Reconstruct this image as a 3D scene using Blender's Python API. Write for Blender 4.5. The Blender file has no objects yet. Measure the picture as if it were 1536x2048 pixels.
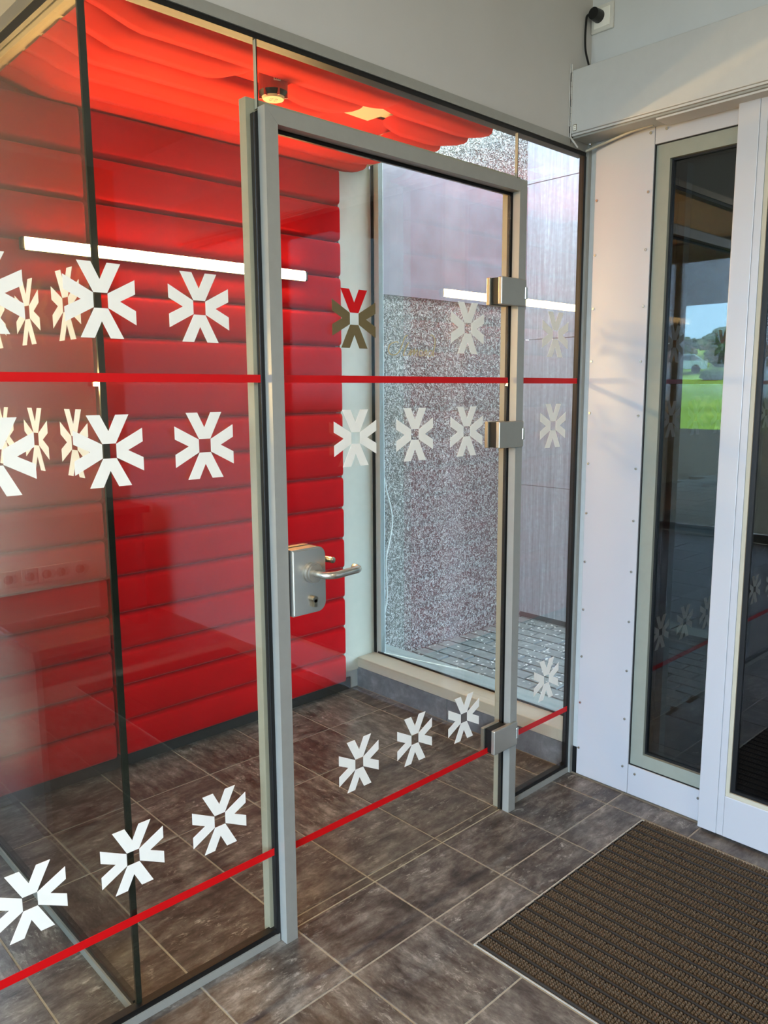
import bpy, bmesh, math, random
from mathutils import Vector, Matrix
random.seed(7)
SC = bpy.context.scene
COL = SC.collection

# ------------------------------------------------------------------ camera
def make_camera():
    cam = bpy.data.cameras.new('camera'); o = bpy.data.objects.new('camera', cam); COL.objects.link(o)
    y, p, r = 0.759, 0.152, -0.006
    cy, sy, cp, sp = math.cos(y), math.sin(y), math.cos(p), math.sin(p)
    F = Vector((sy*cp, cy*cp, -sp)); R0 = Vector((cy, -sy, 0)); U0 = R0.cross(F)
    R = math.cos(r)*R0 + math.sin(r)*U0; U = -math.sin(r)*R0 + math.cos(r)*U0
    m = Matrix(((R.x, U.x, -F.x, -2.4744), (R.y, U.y, -F.y, -1.5984), (R.z, U.z, -F.z, 1.4565), (0, 0, 0, 1)))
    o.matrix_world = m
    cam.sensor_fit = 'VERTICAL'; cam.sensor_height = 36; cam.sensor_width = 27
    cam.lens = 36*1582.6/2048
    cam.clip_start = 0.02; cam.clip_end = 400
    SC.camera = o
make_camera()

# ------------------------------------------------------------------ sky, sun, hall lights, exposure
def make_world():
    w = bpy.data.worlds.new('sky'); SC.world = w; w.use_nodes = True
    nt = w.node_tree; nt.nodes.clear()
    out = nt.nodes.new('ShaderNodeOutputWorld'); bg = nt.nodes.new('ShaderNodeBackground')
    # hazy summer sky: blue near the horizon, paler thin cloud overhead, dull ground below it
    tc = nt.nodes.new('ShaderNodeTexCoord'); sp = nt.nodes.new('ShaderNodeSeparateXYZ')
    rp = nt.nodes.new('ShaderNodeValToRGB'); e = rp.color_ramp.elements
    mp = nt.nodes.new('ShaderNodeMapRange'); mp.inputs['From Min'].default_value = -1; mp.inputs['From Max'].default_value = 1
    for q in range(3): e.new(0.5)
    for el, (pos, c) in zip(e, ((0.0, (0.10, 0.11, 0.10)), (0.49, (0.14, 0.15, 0.14)), (0.50, (0.46, 0.63, 0.86)), (0.62, (0.43, 0.61, 0.90)), (1.0, (0.84, 0.85, 0.86)))):
        el.position = pos; el.color = (*c, 1)
    nt.links.new(tc.outputs['Generated'], sp.inputs[0]); nt.links.new(sp.outputs['Z'], mp.inputs['Value'])
    nt.links.new(mp.outputs[0], rp.inputs[0]); nt.links.new(rp.outputs[0], bg.inputs[0])
    bg.inputs['Strength'].default_value = 9.8
    nt.links.new(bg.outputs[0], out.inputs[0])
make_world()

def add_light(name, kind, loc, energy, color, size=1, size_y=None, direction=(0, 0, -1)):
    l = bpy.data.lights.new(name, kind); l.energy = energy; l.color = color
    if kind == 'AREA':
        l.shape = 'RECTANGLE'; l.size = size; l.size_y = size_y or size
    if kind == 'SUN': l.angle = math.radians(0.6)
    o = bpy.data.objects.new(name, l); COL.objects.link(o); o.location = loc
    o.rotation_euler = Vector(direction).to_track_quat('-Z', 'Y').to_euler()
    return o
SUN = add_light('sun', 'SUN', (-10, 20, 30), 13.0, (1.0, 0.95, 0.86), direction=(0.12, -0.55, -0.82))
# daylight of the glazed side of the hall, on the inner face of its panes
PORTAL = add_light('window_portal', 'AREA', (-5.19, -1.75, 1.4), 1, (1, 1, 1), 2.75, 3.4, (1, 0, 0))
PORTAL.data.cycles.is_portal = True
HALL_LAMP = 33.0          # emission of the round ceiling lamps
TUBE_LAMP = 87.0          # emission of the linear wall lamps
vs = SC.view_settings
SC.display_settings.display_device = 'sRGB'
vs.view_transform = 'Standard'; vs.look = 'None'; vs.gamma = 1.0; vs.use_curve_mapping = False
vs.exposure = 1.34
try:
    SC.cycles.transparent_max_bounces = 32
    SC.cycles.max_bounces = 10
    SC.cycles.sample_clamp_indirect = 6.0
    SC.cycles.caustics_reflective = False
    SC.cycles.caustics_refractive = False
except Exception:
    pass

# ------------------------------------------------------------------ materials
def lin(c):
    return tuple(((v/255)/12.92 if v/255 <= 0.04045 else ((v/255+0.055)/1.055)**2.4) for v in c)
class NT:
    def __init__(s, name):
        s.m = bpy.data.materials.new(name); s.m.use_nodes = True; s.t = s.m.node_tree
        s.t.nodes.clear(); s.out = s.n('ShaderNodeOutputMaterial')
    def n(s, k, **kw):
        x = s.t.nodes.new(k)
        for a, b in kw.items(): setattr(x, a, b)
        return x
    def l(s, a, b): s.t.links.new(a, b)
    def math(s, op, a, b=None, clamp=False):
        x = s.n('ShaderNodeMath', operation=op); x.use_clamp = clamp
        for i, v in enumerate((a, b)):
            if v is None: continue
            if hasattr(v, 'links'): s.l(v, x.inputs[i])
            else: x.inputs[i].default_value = v
        return x.outputs[0]
    def ramp(s, fac, stops):
        r = s.n('ShaderNodeValToRGB'); e = r.color_ramp.elements
        while len(e) < len(stops): e.new(0.5)
        for q, (p, c) in zip(e, stops):
            q.position = p; q.color = (*c, 1)
        s.l(fac, r.inputs[0]); return r.outputs[0]
    def noise(s, scale, vec=None, detail=4, rough=0.55, dist=0.0):
        x = s.n('ShaderNodeTexNoise'); x.inputs['Scale'].default_value = scale
        x.inputs['Detail'].default_value = detail; x.inputs['Roughness'].default_value = rough
        x.inputs['Distortion'].default_value = dist
        if vec is not None: s.l(vec, x.inputs['Vector'])
        return x.outputs['Fac']
    def coord(s, which='Object', scale=None, loc=None):
        c = s.n('ShaderNodeTexCoord').outputs[which]
        if scale is None: return c
        mp = s.n('ShaderNodeMapping'); mp.inputs['Scale'].default_value = scale
        if loc: mp.inputs['Location'].default_value = loc
        s.l(c, mp.inputs['Vector']); return mp.outputs[0]
    def bump(s, h, strength, dist=0.01):
        b = s.n('ShaderNodeBump'); b.inputs['Strength'].default_value = strength
        b.inputs['Distance'].default_value = dist; s.l(h, b.inputs['Height']); return b.outputs[0]
    def principled(s, color=None, rough=0.5, metal=0.0, spec=0.5, **kw):
        p = s.n('ShaderNodeBsdfPrincipled')
        if color is not None:
            if hasattr(color, 'links'): s.l(color, p.inputs['Base Color'])
            else: p.inputs['Base Color'].default_value = (*color, 1)
        if hasattr(rough, 'links'): s.l(rough, p.inputs['Roughness'])
        else: p.inputs['Roughness'].default_value = rough
        p.inputs['Metallic'].default_value = metal
        p.inputs['Specular IOR Level'].default_value = spec
        for k, v in kw.items():
            k = k.replace('_', ' ')
            if hasattr(v, 'links'): s.l(v, p.inputs[k])
            else: p.inputs[k].default_value = v
        s.l(p.outputs[0], s.out.inputs[0]); return p
def flat(name, rgb, rough=0.5, metal=0.0, spec=0.5, var=0.06, scale=30, bump=0.0, bscale=200):
    t = NT(name); c = lin(rgb); co = t.coord('Object')
    f = t.noise(scale, co)
    a = tuple(v*(1-var) for v in c); b = tuple(min(1, v*(1+var)) for v in c)
    col = t.ramp(f, [(0.3, a), (0.7, b)])
    kw = {}
    if bump: kw['Normal'] = t.bump(t.noise(bscale, co, 2), bump, 0.002)
    t.principled(col, rough, metal, spec, **kw)
    return t.m
def emit(name, rgb, strength):
    t = NT(name); e = t.n('ShaderNodeEmission'); e.inputs[0].default_value = (*lin(rgb), 1)
    e.inputs[1].default_value = strength; t.l(e.outputs[0], t.out.inputs[0]); return t.m
def glass(name, tint=(0.97, 0.99, 0.98), r0=0.045, dirt=0.0, dirt_col=(0.8, 0.8, 0.8), streak=False):
    t = NT(name)
    tr = t.n('ShaderNodeBsdfTransparent'); tr.inputs[0].default_value = (*tint, 1)
    gl = t.n('ShaderNodeBsdfGlossy'); gl.inputs['Roughness'].default_value = 0.0
    g = t.n('ShaderNodeNewGeometry'); vm = t.n('ShaderNodeVectorMath', operation='DOT_PRODUCT')
    t.l(g.outputs['Normal'], vm.inputs[0]); t.l(g.outputs['Incoming'], vm.inputs[1])
    c = t.math('ABSOLUTE', vm.outputs['Value'])
    f = t.math('POWER', t.math('SUBTRACT', 1.0, c, True), 5.0)
    f = t.math('ADD', t.math('MULTIPLY', f, 1-r0), r0)
    mx = t.n('ShaderNodeMixShader'); t.l(f, mx.inputs[0]); t.l(tr.outputs[0], mx.inputs[1]); t.l(gl.outputs[0], mx.inputs[2])
    last = mx.outputs[0]
    if dirt > 0:
        d = t.n('ShaderNodeBsdfDiffuse'); d.inputs[0].default_value = (*dirt_col, 1)
        if streak:
            n1 = t.noise(3.0, t.coord('Object', (30, 30, 1.2)), 5, 0.6)
            n2 = t.noise(60, t.coord('Object'), 3)
            f1 = t.math('MULTIPLY', t.math('SUBTRACT', n1, 0.35, True), 3.0)
            f2 = t.math('MULTIPLY', t.math('SUBTRACT', n2, 0.62, True), 4.0, True)
            ff = t.math('ADD', t.math('MULTIPLY', f1, dirt), t.math('MULTIPLY', f2, dirt*0.7))
            ff = t.math('ADD', ff, dirt*0.35)
        else:
            n1 = t.noise(9, t.coord('Object'), 5)
            ff = t.math('MULTIPLY', n1, dirt*2)
        m2 = t.n('ShaderNodeMixShader'); t.l(ff, m2.inputs[0]); t.l(last, m2.inputs[1]); t.l(d.outputs[0], m2.inputs[2]); last = m2.outputs[0]
    t.l(last, t.out.inputs[0]); return t.m
def tile_mat(name, stops, big=6.0, coordscale=(4, 10, 4), rough=0.34, fleck=None):
    t = NT(name)
    oi = t.n('ShaderNodeObjectInfo'); co = t.coord('Object')
    off = t.n('ShaderNodeVectorMath', operation='ADD'); t.l(co, off.inputs[0])
    cx = t.n('ShaderNodeCombineXYZ')
    t.l(t.math('MULTIPLY', oi.outputs['Random'], 37.0), cx.inputs[0]); t.l(t.math('MULTIPLY', oi.outputs['Random'], 91.0), cx.inputs[1])
    t.l(cx.outputs[0], off.inputs[1])
    mp = t.n('ShaderNodeMapping'); mp.inputs['Scale'].default_value = coordscale; t.l(off.outputs[0], mp.inputs['Vector'])
    a = t.noise(2.4, mp.outputs[0], 12, 0.74, 0.25)
    b = t.noise(7.0, off.outputs[0], 8, 0.7)
    f = t.math('ADD', t.math('MULTIPLY', a, 0.6), t.math('MULTIPLY', b, 0.42))
    f = t.math('ADD', f, t.math('MULTIPLY', t.math('SUBTRACT', oi.outputs['Random'], 0.5), 0.05))
    col = t.ramp(f, stops)
    if fleck:
        n1 = t.noise(5.0, mp.outputs[0], 12, 0.8, 0.4); n2 = t.noise(5.0, off.outputs[0], 3)
        m = t.math('MULTIPLY', t.math('SUBTRACT', n1, 0.54, True), 9.0, True)
        m = t.math('MULTIPLY', m, t.math('MULTIPLY', t.math('SUBTRACT', n2, 0.40, True), 4.0, True))
        mx = t.n('ShaderNodeMixRGB'); t.l(t.math('MULTIPLY', m, 0.9), mx.inputs[0]); t.l(col, mx.inputs[1]); mx.inputs[2].default_value = (*fleck, 1)
        col = mx.outputs[0]
    t.principled(col, rough, 0, 0.4, Normal=t.bump(f, 0.3, 0.003))
    return t.m
M = {}
M['alu'] = flat('brushed_silver_alu', (158, 158, 150), 0.38, 0.25, 0.5, 0.03)
M['alu_panel'] = flat('silver_panel', (186, 187, 190), 0.36, 0.15, 0.5, 0.02, 3, 0.05, 300)
M['alu_beige'] = flat('window_frame_beige', (178, 172, 152), 0.5, 0, 0.4, 0.03)
M['alu_light'] = flat('light_grey_coated', (182, 184, 180), 0.5, 0, 0.4, 0.04)
M['column'] = flat('column_profile_coated', (190, 186, 168), 0.5, 0, 0.4, 0.03)
M['outer_sill'] = flat('outer_sill_metal', (142, 152, 154), 0.6, 0, 0.3, 0.06)
M['hinge'] = flat('satin_hinge_alu', (165, 160, 148), 0.35, 0.6, 0.5, 0.02)
M['steel'] = flat('satin_steel', (200, 198, 188), 0.26, 0.9, 0.5, 0.02)
M['nickel'] = flat('nickel', (170, 160, 140), 0.2, 1.0, 0.5, 0.02)
M['gasket'] = flat('black_rubber', (12, 12, 12), 0.45, 0, 0.4)
M['gasket_green'] = flat('dark_glass_edge', (12, 26, 20), 0.12, 0, 0.6)
M['white_wall'] = flat('grey_white_paint', (204, 206, 206), 0.75, 0, 0.2, 0.02, 6, 0.06, 250)
M['fascia'] = flat('fascia_grey_paint', (198, 197, 192), 0.75, 0, 0.2, 0.02, 6, 0.05, 250)
M['cream'] = flat('cream_paint', (224, 221, 213), 0.8, 0, 0.2, 0.03, 4)
M['wall_paint_back'] = flat('warm_grey_wall_paint', (176, 168, 156), 0.8, 0, 0.2, 0.03, 4)
M['soffit'] = flat('soffit_beige_board', (222, 208, 178), 0.7, 0, 0.2, 0.03)
M['white_plastic'] = flat('white_plastic', (214, 212, 204), 0.4, 0, 0.4, 0.02)
M['black_plastic'] = flat('black_plastic', (18, 18, 18), 0.4, 0, 0.4)
M['operator'] = flat('operator_cover_silver', (190, 189, 184), 0.5, 0.05, 0.4, 0.02)
M['decal'] = flat('decal_offwhite', (242, 240, 230), 0.6, 0, 0.3, 0.02)
M['decal_red'] = flat('decal_red', (204, 5, 12), 0.5, 0, 0.3, 0.03)
M['decal_brown'] = flat('decal_bronze', (112, 98, 66), 0.5, 0.1, 0.3, 0.04)
M['decal_gold'] = flat('decal_gold', (196, 180, 134), 0.5, 0.1, 0.3, 0.04)
M['glass'] = glass('clear_pane', (0.955, 0.98, 0.965), 0.040, 0.0012, (0.75, 0.7, 0.62))
M['glass_end'] = glass('dusty_window_pane', (0.93, 0.97, 0.96), 0.115, 0.030, (0.85, 0.86, 0.9), True)
M['glass_grey'] = glass('grey_insulating_pane', (0.172, 0.206, 0.202), 0.085, 0.002)
M['frame_grey'] = flat('window_frame_grey', (134, 138, 126), 0.5, 0, 0.4, 0.03)
M['slab'] = tile_mat('dark_paving_slab', [(0.36, lin((60, 64, 66))), (0.52, lin((76, 81, 83))), (0.66, lin((92, 96, 97)))], coordscale=(8, 8, 8), rough=0.7)
M['grout'] = flat('grout_beige', (154, 149, 136), 0.85, 0, 0.2, 0.12, 60)
M['tile'] = tile_mat('slate_tile', [(0.40, lin((46, 40, 37))), (0.48, lin((74, 67, 62))), (0.56, lin((104, 99, 93))), (0.68, lin((156, 152, 144)))], fleck=lin((192, 189, 180)))
M['skirt'] = tile_mat('skirting_slate', [(0.36, lin((74, 74, 78))), (0.52, lin((104, 106, 110))), (0.66, lin((140, 142, 146)))], coordscale=(6, 6, 6))
M['paver'] = tile_mat('concrete_paver', [(0.36, lin((98, 100, 100))), (0.52, lin((124, 127, 127))), (0.66, lin((150, 152, 150)))], coordscale=(8, 8, 8), rough=0.8)
M['ground'] = flat('paving_joint', (46, 48, 50), 0.9, 0, 0.2, 0.15, 12)
M['plinth'] = flat('plinth_dark', (44, 42, 38), 0.6, 0, 0.3)
def red_mat(name, rgb, rgb2):
    t = NT(name); co = t.coord('Object')
    f = t.noise(420, co, 2, 0.6); g = t.noise(5, co, 3)
    col = t.ramp(t.math('ADD', t.math('MULTIPLY', f, 0.5), t.math('MULTIPLY', g, 0.5)), [(0.35, lin(rgb)), (0.65, lin(rgb2))])
    t.principled(col, 0.92, 0, 0.1, Normal=t.bump(f, 0.25, 0.001), Sheen_Weight=0.25, Sheen_Roughness=0.4, Sheen_Tint=(1, 0.25, 0.25, 1))
    return t.m
M['red'] = red_mat('red_wool_felt', (164, 2, 8), (184, 4, 12))
M['red_ceiling'] = red_mat('red_ceiling_felt', (196, 36, 20), (212, 46, 26))
M['red_plastic'] = flat('dusty_red_plastic', (150, 48, 42), 0.45, 0, 0.4)
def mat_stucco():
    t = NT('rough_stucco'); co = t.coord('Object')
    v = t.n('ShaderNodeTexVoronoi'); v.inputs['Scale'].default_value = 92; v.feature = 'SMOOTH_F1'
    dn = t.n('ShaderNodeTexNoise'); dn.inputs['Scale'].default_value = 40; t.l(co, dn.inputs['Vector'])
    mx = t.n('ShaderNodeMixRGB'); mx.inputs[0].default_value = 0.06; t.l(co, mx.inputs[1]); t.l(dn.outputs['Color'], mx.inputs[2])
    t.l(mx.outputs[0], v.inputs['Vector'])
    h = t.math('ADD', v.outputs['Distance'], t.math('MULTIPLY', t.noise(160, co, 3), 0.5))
    col = t.ramp(h, [(0.42, lin((222, 216, 208))), (0.60, lin((168, 163, 158))), (0.80, lin((88, 85, 82)))])  # shade of the relief put into the colour: pits dark, raised grains pale
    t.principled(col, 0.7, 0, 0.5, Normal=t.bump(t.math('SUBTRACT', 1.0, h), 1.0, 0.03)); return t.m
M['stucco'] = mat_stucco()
def mat_concrete():
    t = NT('smooth_weathered_concrete')
    s = t.noise(3.0, t.coord('Object', (22, 22, 0.8)), 6, 0.65); f = t.noise(40, t.coord('Object'), 4)
    x = t.math('ADD', t.math('MULTIPLY', s, 0.7), t.math('MULTIPLY', f, 0.3))
    t.principled(t.ramp(x, [(0.32, lin((142, 138, 146))), (0.55, lin((172, 169, 177))), (0.72, lin((212, 211, 214)))]), 0.75, 0, 0.3); return t.m
M['concrete'] = mat_concrete()
M['band'] = flat('weathered_band_render', (120, 112, 120), 0.8, 0, 0.3, 0.12, 9)
def mat_grass():
    t = NT('meadow_grass'); co = t.coord('Object')
    x = t.math('ADD', t.math('MULTIPLY', t.noise(0.35, co, 4), 0.6), t.math('MULTIPLY', t.noise(5, co, 4), 0.4))
    t.principled(t.ramp(x, [(0.3, lin((92, 120, 40))), (0.55, lin((132, 165, 58))), (0.7, lin((168, 180, 84)))]), 0.95, 0, 0.1); return t.m
M['grass'] = mat_grass()
M['leaf'] = flat('tree_leaves', (62, 84, 44), 0.9, 0, 0.1, 0.35, 3)
M['bark'] = flat('bark', (80, 64, 48), 0.9, 0, 0.1, 0.3, 8)
M['carpaint'] = flat('white_blue_car_paint', (206, 220, 228), 0.3, 0, 0.5)
M['carglass'] = flat('car_glass', (52, 76, 92), 0.1, 0, 0.6)
M['mat_base'] = flat('mat_base_rubber', (11, 9, 7), 0.9, 0, 0.2)
M['mat_strip'] = flat('mat_rubber_strip', (44, 38, 32), 0.5, 0, 0.35, 0.1)
M['mat_knob'] = flat('mat_rib_knobs', (84, 72, 58), 0.8, 0, 0.25, 0.2, 120)
M['mat_trim'] = flat('mat_trim_metal', (186, 182, 172), 0.5, 0.3, 0.4, 0.12, 40)
M['tube'] = emit('lamp_diffuser', (255, 202, 130), TUBE_LAMP)
M['lamp_disc'] = emit('ceiling_lamp_diffuser', (255, 230, 196), HALL_LAMP)
M['petal'] = flat('white_petals', (236, 232, 226), 0.7, 0, 0.3)
M['sealant'] = flat('torn_white_sealant', (204, 202, 196), 0.7, 0, 0.2)
M['desk'] = flat('desk_dark_wood', (74, 44, 34), 0.4, 0, 0.4, 0.2, 8)
M['canopy'] = flat('canopy_soffit_grey', (98, 106, 104), 0.7, 0, 0.3, 0.03)
M['red_sign'] = flat('red_lacquer', (176, 24, 14), 0.35, 0, 0.4)

# ------------------------------------------------------------------ helpers
def mesh_obj(name, verts, faces, mat, parent=None, smooth=False, loc=None):
    me = bpy.data.meshes.new(name); me.from_pydata(verts, [], faces); me.update()
    if mat is not None: me.materials.append(mat)
    if smooth:
        for p in me.polygons: p.use_smooth = True
    o = bpy.data.objects.new(name, me); COL.objects.link(o)
    if parent: o.parent = parent
    if loc: o.location = loc
    return o
def box_data(x0, x1, y0, y1, z0, z1):
    v = [(x0, y0, z0), (x1, y0, z0), (x1, y1, z0), (x0, y1, z0), (x0, y0, z1), (x1, y0, z1), (x1, y1, z1), (x0, y1, z1)]
    f = [(3, 2, 1, 0), (4, 5, 6, 7), (0, 1, 5, 4), (1, 2, 6, 5), (2, 3, 7, 6), (3, 0, 4, 7)]
    return v, f
class MB:
    def __init__(s): s.v = []; s.f = []
    def add(s, v, f):
        n = len(s.v); s.v += v; s.f += [tuple(i+n for i in q) for q in f]; return s
    def box(s, *a): return s.add(*box_data(*a))
    def build(s, name, mat, parent=None, smooth=False): return mesh_obj(name, s.v, s.f, mat, parent, smooth)
def box(name, mat, parent, *a, bevel=0.0, seg=2):
    if not bevel: return mesh_obj(name, *box_data(*a), mat, parent)
    bm = bmesh.new(); v, f = box_data(*a); vs_ = [bm.verts.new(p) for p in v]
    for q in f: bm.faces.new([vs_[i] for i in q])
    bmesh.ops.bevel(bm, geom=list(bm.edges), offset=bevel, segments=seg, affect='EDGES', profile=0.5)
    me = bpy.data.meshes.new(name); bm.to_mesh(me); bm.free(); me.materials.append(mat)
    o = bpy.data.objects.new(name, me); COL.objects.link(o)
    if parent: o.parent = parent
    return o
def empty(name, loc=(0, 0, 0)):
    o = bpy.data.objects.new(name, None); o.empty_display_size = 0.05; COL.objects.link(o); o.location = loc; return o
def tag(o, label=None, cat=None, group=None, kind=None):
    if label: o['label'] = label
    if cat: o['category'] = cat
    if group: o['group'] = group
    if kind: o['kind'] = kind
    return o
def struct(o): o['kind'] = 'structure'; return o
def anchor(root, *objs):
    """keep world coordinates of meshes built in world space under a root that is not at the origin"""
    for o in objs: o.location = Vector(o.location) - Vector(root.location)
def cyl_data(c, axis, r, h, n=20, r2=None):
    """cylinder from point c along unit axis letter, height h"""
    r2 = r if r2 is None else r2
    v = []; f = []
    for k, (rr, t) in enumerate(((r, 0), (r2, h))):
        for i in range(n):
            a = 2*math.pi*i/n; p, q = rr*math.cos(a), rr*math.sin(a)
            if axis == 'z': v.append((c[0]+p, c[1]+q, c[2]+t))
            if axis == 'y': v.append((c[0]+p, c[1]+t, c[2]+q))
            if axis == 'x': v.append((c[0]+t, c[1]+p, c[2]+q))
    for i in range(n):
        j = (i+1) % n; f.append((i, j, n+j, n+i) if axis != 'y' else (i, n+i, n+j, j))
    f.append(tuple(range(n-1, -1, -1)) if axis != 'y' else tuple(range(n))); f.append(tuple(range(n, 2*n)) if axis != 'y' else tuple(range(2*n-1, n-1, -1)))
    return v, f
def tube_data(pts, r, n=10, cap=True):
    pts = [Vector(p) for p in pts]; v = []; f = []
    up = None
    for i, p in enumerate(pts):
        d = (pts[min(i+1, len(pts)-1)] - pts[max(i-1, 0)]).normalized()
        if up is None:
            up = d.orthogonal().normalized()
        else:
            up = (up - d*up.dot(d)).normalized()
        s = d.cross(up)
        rr = r[i] if isinstance(r, (list, tuple)) else r
        for k in range(n):
            a = 2*math.pi*k/n; q = p + up*(rr*math.cos(a)) + s*(rr*math.sin(a)); v.append(tuple(q))
    for i in range(len(pts)-1):
        for k in range(n):
            j = (k+1) % n; f.append((i*n+k, i*n+j, (i+1)*n+j, (i+1)*n+k))
    if cap:
        f.append(tuple(range(n-1, -1, -1))); m = (len(pts)-1)*n; f.append(tuple(range(m, m+n)))
    return v, f
def smooth_path(pts, k=6):
    P = [Vector(p) for p in pts]; out = []
    for i in range(len(P)-1):
        a, b, c, d = P[max(i-1, 0)], P[i], P[i+1], P[min(i+2, len(P)-1)]
        for s in range(k):
            t = s/k
            out.append(0.5*((2*b) + (c-a)*t + (2*a-5*b+4*c-d)*t*t + (3*b-a-3*c+d)*t**3))
    out.append(P[-1]); return out
def prism(poly, y0, y1):
    """polygon in (x,z), extruded along y"""
    n = len(poly); v = [(x, y0, z) for x, z in poly] + [(x, y1, z) for x, z in poly]
    f = [tuple(range(n)), tuple(range(2*n-1, n-1, -1))]
    for i in range(n):
        j = (i+1) % n; f.append((j, i, n+i, n+j))
    return v, f

# ------------------------------------------------------------------ floor, tiles
HX0, HY0, HZ = -5.2, -3.6, 2.9           # hall extents
def build_floor():
    fl = struct(box('floor', M['grout'], None, HX0, 0.14, HY0, 2.0, -0.10, -0.0015))
    L = lambda k: (k-4.326)*0.3
    ys = [-2.035+0.3*i for i in range(7)] + [0.043, 0.343, 0.643, 0.943, 1.243]    # joints
    xs = [L(k) for k in range(-8, 5)]
    g = 0.0026
    cache = {}
    def tile(x0, x1, y0, y1):
        w, d = round(x1-x0-2*g, 4), round(y1-y0-2*g, 4)
        if w < 0.01 or d < 0.01: return
        key = (w, d)
        if key not in cache:
            c = 0.0012
            v, f = box_data(-w/2, w/2, -d/2, d/2, -0.008, -c)
            v += [(-w/2+c, -d/2+c, 0), (w/2-c, -d/2+c, 0), (w/2-c, d/2-c, 0), (-w/2+c, d/2-c, 0)]
            f = [q for q in f if q != (4, 5, 6, 7)]
            f += [(8, 9, 10, 11), (4, 5, 9, 8), (5, 6, 10, 9), (6, 7, 11, 10), (7, 4, 8, 11)]
            me = bpy.data.meshes.new('tile'); me.from_pydata(v, [], f); me.materials.append(M['tile']); cache[key] = me
        o = bpy.data.objects.new('tile', cache[key]); COL.objects.link(o); o.parent = fl
        o.location = ((x0+x1)/2, (y0+y1)/2, random.uniform(-0.0004, 0.0002))
        if w == d and random.random() < 0.5: o.rotation_euler.z = random.choice((math.pi/2, -math.pi/2))
        elif random.random() < 0.5: o.rotation_euler.z = math.pi
    mx0, mx1, my1 = -0.990, -0.110, -0.376
    for i in range(len(xs)-1):
        for j in range(len(ys)-1):
            x0, x1, y0, y1 = xs[i], xs[i+1], ys[j], ys[j+1]
            if x0 > mx0-0.05 and y1 <= my1+0.001: continue            # under the mat
            if x0 > mx0-0.05 and y0 < my1: y0 = my1                    # cut by the mat frame
            tile(x0, x1, y0, y1)
    for j in range(len(ys)-1):                                        # narrow strip along the right wall
        y0, y1 = ys[j], ys[j+1]
        tile(L(4) if y0 > 0 else -0.098, 0.024 if y0 > 0 else 0.012, y0, y1)
    # the rest of the hall floor, away from the camera's view
    mb = MB()
    def field(x0, x1, y0, y1):
        x = x0
        while x < x1-0.02:
            y = y0; xe = min(x+0.3, x1)
            while y < y1-0.02:
                ye_ = min(y+0.3, y1); mb.box(x+g, xe-g, y+g, ye_-g, -0.008, -0.0002); y += 0.3
            x += 0.3
    field(HX0, L(-8), HY0, 1.243); field(L(-8), -0.0, HY0, -2.3); field(HX0, -1.79, 1.243, 1.65)
    o = mb.build('tile_field', M['tile'], fl); o['kind'] = 'stuff'
    return fl
FLOOR = build_floor()

# ------------------------------------------------------------------ room shell
def build_shell():
    struct(box('ceiling', M['cream'], None, HX0, 0.14, HY0, 2.0, HZ, HZ+0.15))
    w = struct(box('wall_front', M['fascia'], None, -3.4, 0.02, 0.0, 0.10, 2.284, HZ))
    struct(box('wall_back', M['wall_paint_back'], None, HX0, 0.14, HY0-0.15, HY0, 0, HZ))
    # left wall with a glazed opening
    b = MB(); b.box(HX0-0.15, HX0, HY0, -3.5, 0, HZ); b.box(HX0-0.15, HX0, 0.0, 2.0, 0, HZ)
    b.box(HX0-0.15, HX0, -3.5, 0.0, 2.78, HZ); struct(b.build('wall_left', M['cream']))
    wf = empty('window_7'); struct(wf)
    b = MB()
    for y in (-3.5, -2.35, -1.2, -0.06): b.box(HX0-0.1, HX0-0.04, y, y+0.06, 0, 2.78)
    b.box(HX0-0.1, HX0-0.04, -3.5, 0.0, 0, 0.08); b.box(HX0-0.1, HX0-0.04, -3.5, 0.0, 2.70, 2.78)
    b.build('window_frame', M['alu'], wf)
    for y in (-3.44, -2.29, -1.14): box('pane', M['glass'], wf, HX0-0.075, HX0-0.065, y, y+1.08, 0.08, 2.70)
    # back wall of the space behind the left glazing
    struct(box('wall_left_room', M['cream'], None, HX0, -1.79, 1.65, 1.80, 0, HZ))
    # front wall continuing left of the glazing
    struct(box('wall_front_left', M['fascia'], None, HX0, -3.4, 0.0, 0.10, 0, HZ))
    # bulkhead over the glass partition
    struct(box('wall_bulkhead', M['white_wall'], None, -1.79, -1.735, 0.10, 2.0, 2.268, HZ))
    # right wall upper part over the door operator
    struct(box('wall_right', M['white_wall'], None, 0.02, 0.16, HY0, 0.0, 2.30, HZ))
    # masonry behind the padded panels
    struct(box('wall_vestibule', M['alu_light'], None, -1.75, 0.138, 1.243, 1.42, 0.0, HZ))
    # soffit board of the vestibule
    struct(box('ceiling_vestibule', M['soffit'], None, -1.735, 0.10, 0.10, 1.243, 2.468, 2.52))
    # side wall strip between padded panels and end window
build_shell()

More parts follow.
